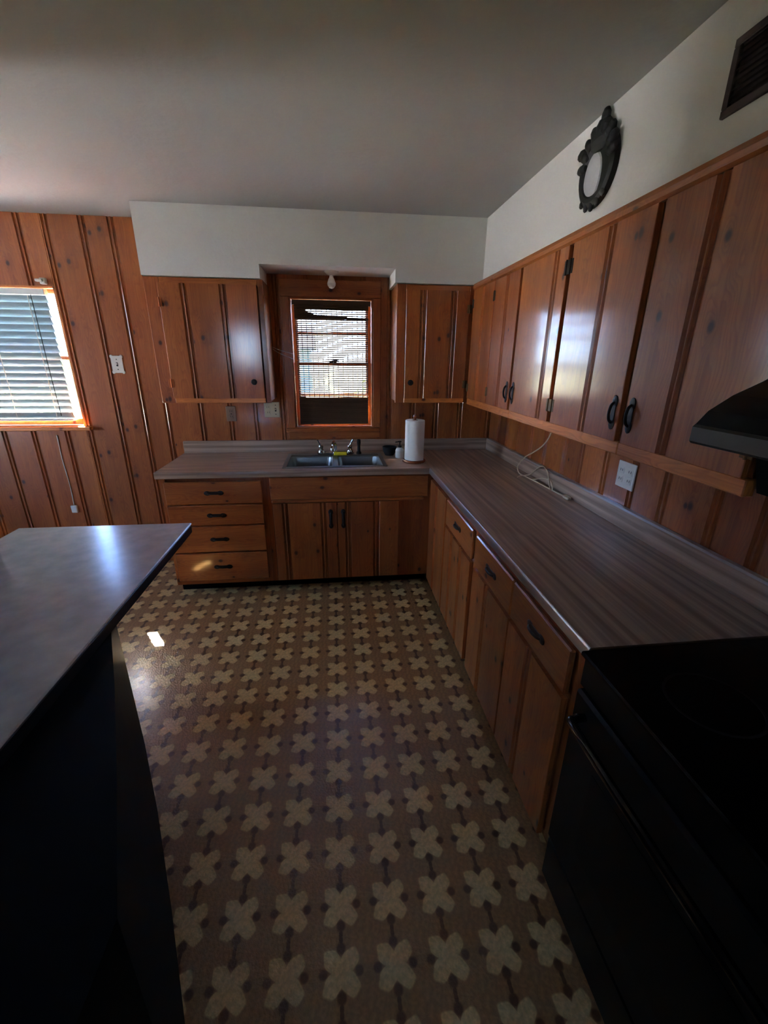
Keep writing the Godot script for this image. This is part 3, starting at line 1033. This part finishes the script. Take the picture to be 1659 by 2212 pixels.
func build_stove_and_hood() -> void:
	var t := thing("stove", "black freestanding electric range at the end of the right counter", "stove", Vector3(-0.02, 0, 2.585), -PI / 2)
	# local x = world z - 2.585, z = -(world x) - 0.02
	obj("body", box(Vector3(0.002, 0.06, 0.02), Vector3(0.76, 0.9, 0.595), 0.004), M.black_enamel, t)
	obj("toe_kick", box(Vector3(0.02, 0.0, 0.04), Vector3(0.74, 0.058, 0.55), 0.0), M.black_matte, t)
	var top := obj("cooktop", box(Vector3(0.0, 0.9005, 0.0), Vector3(0.762, 0.915, 0.64), 0.004), M.black_glass, t)
	for e in [[0.2, 0.18, 0.075], [0.56, 0.18, 0.095], [0.2, 0.45, 0.095], [0.56, 0.45, 0.075]]:
		var b := mb()
		lathe(b, [Vector2(e[2] - 0.006, 0.9152), Vector2(e[2] - 0.006, 0.9164), Vector2(e[2], 0.9164), Vector2(e[2], 0.9152)], Vector3(e[0], 0, e[1]), 32)
		obj("burner_ring", b, M.black_matte, top)
	obj("control_strip", box(Vector3(0.004, 0.81, 0.5955), Vector3(0.758, 0.899, 0.63), 0.006), M.black_enamel, t)
	var door := obj("oven_door", box(Vector3(0.004, 0.235, 0.5955), Vector3(0.758, 0.802, 0.636), 0.008), M.black_enamel, t)
	obj("door_glass", box(Vector3(0.13, 0.36, 0.6365), Vector3(0.63, 0.64, 0.639), 0.001), M.black_glass, door)
	var h := mb()
	tube(h, curve([Vector3(0.06, 0.752, 0.637), Vector3(0.065, 0.753, 0.668), Vector3(0.1, 0.755, 0.682), Vector3(0.38, 0.757, 0.686), Vector3(0.66, 0.755, 0.682), Vector3(0.7, 0.753, 0.668), Vector3(0.705, 0.752, 0.637)], 5), 0.011, 10)
	meta(obj("door_handle", h, M.gloss_black, door), "glossy black bar handle")
	obj("storage_drawer", box(Vector3(0.004, 0.062, 0.5955), Vector3(0.758, 0.228, 0.632), 0.008), M.black_enamel, t)
	obj("backguard", box(Vector3(0.0, 0.916, 0.0), Vector3(0.762, 1.1, 0.06), 0.008), M.black_enamel, t)
	# hood: a profile across the wall swept along it
	var hd := thing("range_hood", "dark olive range hood under the short cabinet at the right edge", "range hood", Vector3(-0.002, 1.33, 2.585), -PI / 2)
	var prof := [Vector2(0.0, 0.0), Vector2(0.3, 0.0), Vector2(0.335, 0.1), Vector2(0.474, 0.128), Vector2(0.5, 0.14), Vector2(0.502, 0.158), Vector2(0.478, 0.188), Vector2(0.43, 0.22), Vector2(0.37, 0.248), Vector2(0.3, 0.285), Vector2(0.0, 0.285)]
	# axis 0: (y, z)
	var yz := []
	for p in prof: yz.append(Vector2(p.y, p.x))
	if signed_area(yz) < 0: yz.reverse()
	var st := mb()
	prism(st, yz, 0, 0.004, 0.752)
	obj("shell", st, M.black_enamel, hd)
	obj("lip", box(Vector3(0.0, 0.12, 0.486), Vector3(0.756, 0.16, 0.507), 0.005), M.hood_paint, hd)
	var f := mb()
	cbox(f, Vector3(0.002, 0.128, 0.335), Vector3(0.0038, 0.16, 0.5), 0.0004)
	obj("side_band", f, M.hood_paint, hd)

func plate(called: String, label: String, category: String, at: Vector3, w: float, h: float, m: Material, on_right := false) -> Node3D:
	var t := thing(called, label, category, at, -PI / 2 if on_right else 0.0)
	obj("plate", box(Vector3(-w / 2, -h / 2, 0.0005), Vector3(w / 2, h / 2, 0.006), 0.0025), m, t)
	return t

func outlet_face(t: Node3D, x: float, y: float, m: Material) -> void:
	var r := obj("socket", box(Vector3(x - 0.016, y - 0.014, 0.0062), Vector3(x + 0.016, y + 0.014, 0.008), 0.001), m, t)
	var st := mb()
	cbox(st, Vector3(x - 0.008, y - 0.005, 0.0081), Vector3(x - 0.005, y + 0.006, 0.0086))
	cbox(st, Vector3(x + 0.005, y - 0.005, 0.0081), Vector3(x + 0.008, y + 0.006, 0.0086))
	obj("slots", st, M.dark_slot, r)

func toggle(t: Node3D, x: float, y: float, m: Material) -> void:
	obj("switch_slot", box(Vector3(x - 0.006, y - 0.013, 0.0062), Vector3(x + 0.006, y + 0.013, 0.007)), M.dark_slot, t)
	obj("toggle", box(Vector3(x - 0.004, y - 0.002, 0.0072), Vector3(x + 0.004, y + 0.009, 0.018), 0.0015), m, t)

func screw(t: Node3D, x: float, y: float) -> void:
	var st := mb()
	ball(st, Vector3(x, y, 0.006), 0.0038, Vector3(1, 1, 0.45), 8)
	obj("screw", st, M.dark_slot, t)

func build_fittings() -> void:
	var p := plate("switch_plate", "white light switch plate on the boarded wall between left window and cabinets", "switch", Vector3(-2.808, 1.561, 0.0), 0.078, 0.118, M.white_plastic)
	# scalloped corners
	for s in [[-1, -1], [1, -1], [1, 1], [-1, 1]]:
		var st := mb()
		ball(st, Vector3(s[0] * 0.033, s[1] * 0.053, 0.003), 0.012, Vector3(1, 1, 0.25), 10)
		obj("scallop", st, M.white_plastic, p)
	toggle(p, 0, 0, M.white_plastic)
	screw(p, 0, 0.034)
	screw(p, 0, -0.034)
	p = plate("wall_plate", "ivory double plate with outlet and switch, left of the sink window", "outlet", Vector3(-1.748, 1.24, 0.0), 0.116, 0.116, M.ivory_plastic)
	outlet_face(p, -0.028, 0.02, M.ivory_plastic)
	outlet_face(p, -0.028, -0.02, M.ivory_plastic)
	toggle(p, 0.028, 0, M.ivory_plastic)
	screw(p, 0.028, 0.034)
	screw(p, 0.028, -0.034)
	p = plate("outlet", "tan outlet plate under the cabinet left of the sink", "outlet", Vector3(-2.055, 1.21, 0.0), 0.072, 0.114, M.tan_plastic)
	outlet_face(p, 0, 0.02, M.tan_plastic)
	outlet_face(p, 0, -0.02, M.tan_plastic)
	screw(p, 0, 0)
	p = plate("outlet", "white double outlet plate on the right wall above the long counter", "outlet", Vector3(0.0, 1.143, 1.745), 0.118, 0.116, M.white_plastic, true)
	outlet_face(p, -0.028, 0.02, M.white_plastic)
	outlet_face(p, -0.028, -0.02, M.white_plastic)
	outlet_face(p, 0.028, 0.02, M.white_plastic)
	outlet_face(p, 0.028, -0.02, M.white_plastic)
	# white jack and its cable under the left window
	var j := thing("wall_jack", "small white cable jack low on the wall under the left window", "jack", Vector3(-3.327, 0.48, 0.0))
	obj("jack_body", box(Vector3(-0.022, -0.03, 0.0005), Vector3(0.022, 0.03, 0.02), 0.004), M.white_plastic, j)
	var cb := mb()
	tube(cb, curve([Vector3(0, 0.03, 0.006), Vector3(0.004, 0.2, 0.004), Vector3(-0.004, 0.4, 0.004), Vector3(0.0, 0.58, 0.004)], 5), 0.003, 6)
	obj("cable", cb, M.string, j)
	# lampholder in the window notch
	var l := thing("lampholder", "white porcelain lampholder with a bulb above the sink window", "lamp", Vector3(-1.265, 2.169, 0.16))
	var st := mb()
	lathe(st, [Vector2(0.0, -0.024), Vector2(0.024, -0.024), Vector2(0.03, -0.018), Vector2(0.045, -0.008), Vector2(0.05, -0.0005), Vector2(0.0, -0.0005)], Vector3.ZERO, 20)
	obj("holder", st, M.white_plastic, l)
	st = mb()
	lathe(st, [Vector2(0.0, -0.105), Vector2(0.016, -0.1), Vector2(0.027, -0.085), Vector2(0.029, -0.072), Vector2(0.022, -0.052), Vector2(0.014, -0.036), Vector2(0.013, -0.0245)], Vector3.ZERO, 18)
	obj("bulb", st, M.bulb_glass, l)
	# dark louvred register high on the right
	var v := thing("wall_register", "dark louvred air register high on the soffit at the upper right", "vent", Vector3(-0.26, 2.2, 2.17), -PI / 2)
	st = mb()
	for r in [[0.0, 0.36, 0.0, 0.018], [0.0, 0.36, 0.14, 0.158], [0.0, 0.02, 0.018, 0.14], [0.34, 0.36, 0.018, 0.14]]:
		cbox(st, Vector3(r[0], r[2], 0.0005), Vector3(r[1], r[3], 0.012), 0.002)
	obj("frame", st, M.register_brown, v)
	obj("backing", box(Vector3(0.02, 0.018, 0.0005), Vector3(0.34, 0.14, 0.002)), M.register_brown, v)
	for k in 9:
		var y := 0.024 + k * 0.013
		st = mb()
		quad(st, Vector3(0.02, y, 0.011), Vector3(0.34, y, 0.011), Vector3(0.34, y + 0.009, 0.003), Vector3(0.02, y + 0.009, 0.003))
		quad(st, Vector3(0.02, y - 0.001, 0.01), Vector3(0.02, y + 0.008, 0.002), Vector3(0.34, y + 0.008, 0.002), Vector3(0.34, y - 0.001, 0.01))
		obj("louvre", st, M.register_brown, v)
	# ornate black oval plaque on the soffit
	var m := thing("oval_plaque", "small black ornate oval wall plaque with a pale glossy centre, high on the soffit", "wall decor", Vector3(-0.2605, 2.3, 1.61), -PI / 2)
	var flat := Basis(Vector3.RIGHT, PI / 2)
	st = mb()
	lathe(st, [Vector2(0.0, 0.014), Vector2(0.07, 0.014), Vector2(0.085, 0.024), Vector2(0.1, 0.026), Vector2(0.112, 0.018), Vector2(0.118, 0.001), Vector2(0.0, 0.001)], Vector3(0, -0.012, 0), 36, flat, Vector3(1, 1, 1.04))
	obj("frame", st, M.black_matte, m)
	st = mb()
	lathe(st, [Vector2(0.056, 0.0145), Vector2(0.052, 0.019), Vector2(0.03, 0.022), Vector2(0.0, 0.023)], Vector3(-0.022, -0.03, 0), 32, flat, Vector3(1, 1, 1.45))
	meta(obj("centre", st, M.pale_gloss, m), "pale grey glossy oval centre")
	st = mb()
	for k in 9:
		var f := PI * (0.02 + 0.96 * k / 8.0)
		ball(st, Vector3(cos(f) * 0.095, sin(f) * 0.1 + 0.01, 0.02), 0.03, Vector3(0.62, 1.0, 0.55), 10, Basis(Vector3(0, 0, 1), f - PI / 2))
	ball(st, Vector3(0.0, 0.09, 0.014), 0.06, Vector3(1.1, 0.85, 0.35), 14)
	ball(st, Vector3(0.01, 0.145, 0.014), 0.026, Vector3(0.9, 1.0, 0.5), 10)
	ball(st, Vector3(-0.125, 0.075, 0.014), 0.024, Vector3(1.2, 0.8, 0.5), 10)
	obj("leaf_crest", st, M.black_matte, m)
	st = mb()
	for k in 5:
		var f := -PI / 2 + (k - 2) * 0.34
		ball(st, Vector3(cos(f) * 0.105, sin(f) * 0.115 - 0.01, 0.016), 0.02, Vector3(0.7, 1.1, 0.5), 10, Basis(Vector3(0, 0, 1), f + PI / 2))
	obj("lower_crest", st, M.black_matte, m)

func build_small_things() -> void:
	# faucet behind the bowls
	var f := thing("faucet", "chrome two-handle faucet behind the double sink", "faucet", Vector3(-1.27, CT + 0.006, 0.155))
	obj("deck_plate", box(Vector3(-0.14, 0.0, -0.022), Vector3(0.14, 0.016, 0.022), 0.006), M.chrome, f)
	var st := mb()
	tube(st, curve([Vector3(0, 0.016, 0), Vector3(0, 0.07, 0.0), Vector3(-0.01, 0.1, 0.03), Vector3(-0.02, 0.1, 0.1), Vector3(-0.026, 0.085, 0.16), Vector3(-0.026, 0.06, 0.17)], 6), 0.011, 12)
	obj("spout", st, M.chrome, f)
	for s in [-1.0, 1.0]:
		st = mb()
		lathe(st, [Vector2(0.024, 0.016), Vector2(0.022, 0.03), Vector2(0.014, 0.045), Vector2(0.02, 0.06), Vector2(0.018, 0.068), Vector2(0.0, 0.07)], Vector3(s * 0.11, 0, 0), 16)
		tube(st, curve([Vector3(s * 0.11, 0.06, 0), Vector3(s * 0.12, 0.085, 0.004), Vector3(s * 0.135, 0.112, 0.008)], 4), 0.007, 8)
		obj("handle", st, M.chrome, f)
	var sp := thing("sprayer", "dark side sprayer standing right of the faucet", "sprayer", Vector3(-1.09, CT + 0.006, 0.155))
	st = mb()
	lathe(st, [Vector2(0.0, 0.0), Vector2(0.02, 0.0), Vector2(0.018, 0.012), Vector2(0.012, 0.02), Vector2(0.011, 0.06), Vector2(0.015, 0.085), Vector2(0.014, 0.11), Vector2(0.0, 0.115)], Vector3.ZERO, 16)
	obj("body", st, M.black_matte, sp)
	# sponge in the sun
	var sg := mb()
	cbox(sg, Vector3(-0.05, 0.0, -0.017), Vector3(0.05, 0.024, 0.017), 0.004)
	var so := obj("sponge", sg, M.sponge)
	so.position = Vector3(-1.235, CT + 0.0062, 0.196)
	meta(so, "yellow sponge in the sunlight at the back of the sink", "sponge")
	# scrub bowl and soap bottle right of the sink
	var bo := mb()
	lathe(bo, [Vector2(0.0, 0.0), Vector2(0.034, 0.0), Vector2(0.05, 0.03), Vector2(0.055, 0.066), Vector2(0.051, 0.066), Vector2(0.046, 0.032), Vector2(0.03, 0.006), Vector2(0.0, 0.006)], Vector3.ZERO, 22)
	var bowl_o := obj("bowl", bo, M.black_matte)
	bowl_o.position = Vector3(-0.855, CT + 0.0005, 0.19)
	meta(bowl_o, "small black bowl on the counter right of the sink", "bowl")
	var sb := thing("soap_bottle", "small clear soap bottle with dark pump beside the paper towels", "bottle", Vector3(-0.79, CT + 0.0005, 0.29))
	st = mb()
	lathe(st, [Vector2(0.0, 0.0), Vector2(0.03, 0.0), Vector2(0.033, 0.006), Vector2(0.033, 0.055), Vector2(0.026, 0.07), Vector2(0.012, 0.078), Vector2(0.0, 0.078)], Vector3.ZERO, 18)
	obj("bottle", st, M.soap, sb)
	st = mb()
	lathe(st, [Vector2(0.0, 0.078), Vector2(0.014, 0.078), Vector2(0.014, 0.092), Vector2(0.005, 0.094), Vector2(0.005, 0.115), Vector2(0.012, 0.117), Vector2(0.012, 0.125), Vector2(0.0, 0.127)], Vector3.ZERO, 14)
	tube(st, [Vector3(0, 0.121, 0), Vector3(-0.035, 0.119, 0.01)], 0.004, 8)
	obj("pump", st, M.iron, sb)
	# paper towels
	var ph := thing("paper_towel_holder", "round wooden paper towel stand on the counter corner", "holder", Vector3(-0.706, CT + 0.0005, 0.43))
	st = mb()
	lathe(st, [Vector2(0.0, 0.0), Vector2(0.078, 0.0), Vector2(0.084, 0.005), Vector2(0.084, 0.013), Vector2(0.078, 0.018), Vector2(0.0, 0.018)], Vector3.ZERO, 32)
	obj("base", st, M.pine_red, ph)
	st = mb()
	lathe(st, [Vector2(0.008, 0.018), Vector2(0.008, 0.305), Vector2(0.014, 0.312), Vector2(0.017, 0.322), Vector2(0.012, 0.333), Vector2(0.0, 0.336)], Vector3.ZERO, 16)
	obj("dowel", st, M.pine_red, ph)
	var pr := thing("paper_towel_roll", "full white paper towel roll standing on its holder by the corner", "paper towels", Vector3(-0.706, CT + 0.019, 0.43))
	st = mb()
	var prof := [Vector2(0.02, 0.0), Vector2(0.066, 0.0), Vector2(0.068, 0.002)]
	for k in 12: prof.append(Vector2(0.068 + 0.0004 * (k % 2), 0.006 + k * 0.0245))
	prof.append_array([Vector2(0.068, 0.2785), Vector2(0.066, 0.28), Vector2(0.02, 0.28)])
	lathe(st, prof, Vector3.ZERO, 40)
	quad(st, Vector3(0.03, 0.001, 0.0625), Vector3(0.06, 0.001, 0.05), Vector3(0.06, 0.279, 0.05), Vector3(0.03, 0.279, 0.0625))
	obj("paper", st, M.paper, pr)
	st = mb()
	lathe(st, [Vector2(0.02, 0.281), Vector2(0.02, 0.0), Vector2(0.0175, 0.0), Vector2(0.0175, 0.281), Vector2(0.02, 0.281)], Vector3.ZERO, 20)
	obj("tube", st, M.card, pr)
	# lamp cord that hangs down the right wall and lies in loops on the counter
	var cd := thing("power_cord", "pale cord hanging from the right-hand cabinets, looped on the counter", "cord", Vector3(-0.03, CT, 1.0))
	var o := -Vector3(-0.03, CT, 1.0)
	st = mb()
	var y := CT + 0.006
	tube(st, curve([o + Vector3(-0.012, 1.33, 1.07), o + Vector3(-0.012, 1.22, 1.055), o + Vector3(-0.016, 1.12, 0.97), o + Vector3(-0.034, 1.02, 0.8)], 6), 0.004, 8)
	obj("cable", st, M.cord, cd)
	st = mb()
	tube(st, curve([o + Vector3(-0.034, 1.02, 0.8), o + Vector3(-0.052, 0.95, 0.75), o + Vector3(-0.075, y, 0.83), o + Vector3(-0.07, y, 0.93), o + Vector3(-0.06, y, 1.05), o + Vector3(-0.05, y, 1.2), o + Vector3(-0.04, y, 1.36)], 6), 0.004, 8)
	tube(st, curve([o + Vector3(-0.06, y, 1.22), o + Vector3(-0.04, 0.99, 1.14), o + Vector3(-0.036, 1.02, 1.06), o + Vector3(-0.04, 0.985, 0.99), o + Vector3(-0.06, 0.94, 0.95), o + Vector3(-0.1, y, 0.9), o + Vector3(-0.13, y, 0.93)], 6), 0.0035, 8)
	tube(st, curve([o + Vector3(-0.055, y, 1.24), o + Vector3(-0.042, 0.96, 1.19), o + Vector3(-0.045, 0.955, 1.1), o + Vector3(-0.065, y, 1.0)], 6), 0.0035, 8)
	obj("cable", st, M.cord, cd)
	st = mb()
	cbox(st, o + Vector3(-0.055, CT + 0.001, 1.35), o + Vector3(-0.03, CT + 0.02, 1.405), 0.005)
	obj("plug", st, M.cord, cd)
	# shade cord tied across to the cabinet side
	var sc := mb()
	for k in 2:
		tube(sc, curve([Vector3(-1.703, 1.69 - k * 0.012, 0.06), Vector3(-1.66, 1.672 - k * 0.022, 0.05), Vector3(-1.6, 1.655 - k * 0.03, 0.035), Vector3(-1.562, 1.645 - k * 0.035, 0.02)], 5), 0.0016, 6)
	meta(obj("shade_cord", sc, M.string), "thin white shade cord stretched from window frame to the left cabinet", "cord")

func build_outdoors() -> void:
	struct("ground", box(Vector3(-60, -0.75, -70), Vector3(60, -0.45, 40)), M.grass, "sunlit lawn outside the windows")
	struct("patio_bounce", box(Vector3(-9.0, -0.449, -3.2), Vector3(2.0, -0.3, -0.16), 0.01), M.concrete, "added pale concrete slab behind the house that bounces light indoors")  # added slab whose pale top bounces neutral daylight indoors
	struct("patio_bounce", box(Vector3(-9.0, -0.449, -0.159), Vector3(-4.96, -0.3, 6.0), 0.01), M.concrete, "added pale concrete strip along the left side of the house that bounces light indoors")  # left strip of the added slab, same pale surface for bounced light
	struct("gravel_bounce", box(Vector3(-22.0, -0.449, -6.0), Vector3(-9.01, -0.31, 8.0), 0.01), M.gravel, "added pale gravel beyond the walk that bounces sunlight into the left window")  # added bright ground, there to bounce sunlight through the left window
	# pale blue shed seen through the left half of the sink window
	var s := thing("shed", "pale blue garden shed outside the sink window", "shed", Vector3(-3.6, -0.45, -16.0))
	obj("wall", box(Vector3(-1.6, 0.0, -1.5), Vector3(1.4, 2.5, 0.0)), M.siding, s)
	var st := mb()
	var roof := [Vector2(2.4, 0.35), Vector2(2.5, 0.35), Vector2(3.4, -0.75), Vector2(2.5, -1.85), Vector2(2.4, -1.85), Vector2(3.25, -0.75)]
	if signed_area(roof) < 0: roof.reverse()
	prism(st, roof, 0, -1.8, 1.6)
	obj("roof", st, M.roofing, s)
	var spots := [[Vector3(0.6, -0.45, -12.0), 1.2, 0.7], [Vector3(6.2, -0.45, -13.0), 2.0, 1.8], [Vector3(-9.0, -0.45, -10.0), 1.6, 1.6], [Vector3(3.5, -0.45, -19.0), 2.4, 4.0]]
	var what := ["low sunlit bush outside right of the shed", "larger bush farther right outside the sink window", "broad bush on the lawn outside the left window", "tall tree on the lawn right of the shed outside"]
	for k in spots.size():
		var t: Node3D = thing("bush" if k < 3 else "tree", what[k], "bush" if k < 3 else "tree", spots[k][0])
		var r: float = spots[k][1]
		var hgt: float = spots[k][2]
		st = mb()
		tube(st, [Vector3.ZERO, Vector3(0.05, hgt * 0.5, 0), Vector3(0, hgt, 0)], 0.06 + 0.03 * hgt, 8)
		obj("trunk", st, M.bark, t)
		st = mb()
		for i in 1400:
			var d := Vector3(rng.randfn(), rng.randfn(), rng.randfn()).normalized()
			var p := d * r * rng.randf_range(0.6, 1.0) * Vector3(1, 0.75, 1) + Vector3(0, hgt, 0)
			if p.y < 0.05: continue
			var a := Vector3(rng.randfn(), rng.randfn(), rng.randfn()).normalized() * 0.1
			var b := a.cross(d + Vector3(0.1, 0.3, 0.2)).normalized() * 0.06
			var g := rng.randf_range(0.6, 1.3)
			st.set_color(Color(g, g * 0.95, g * 0.7))
			quad(st, p - a, p + b, p + a, p - b)
		meta(obj("foliage", st, M.leaf, t), "", "", "", "stuff")
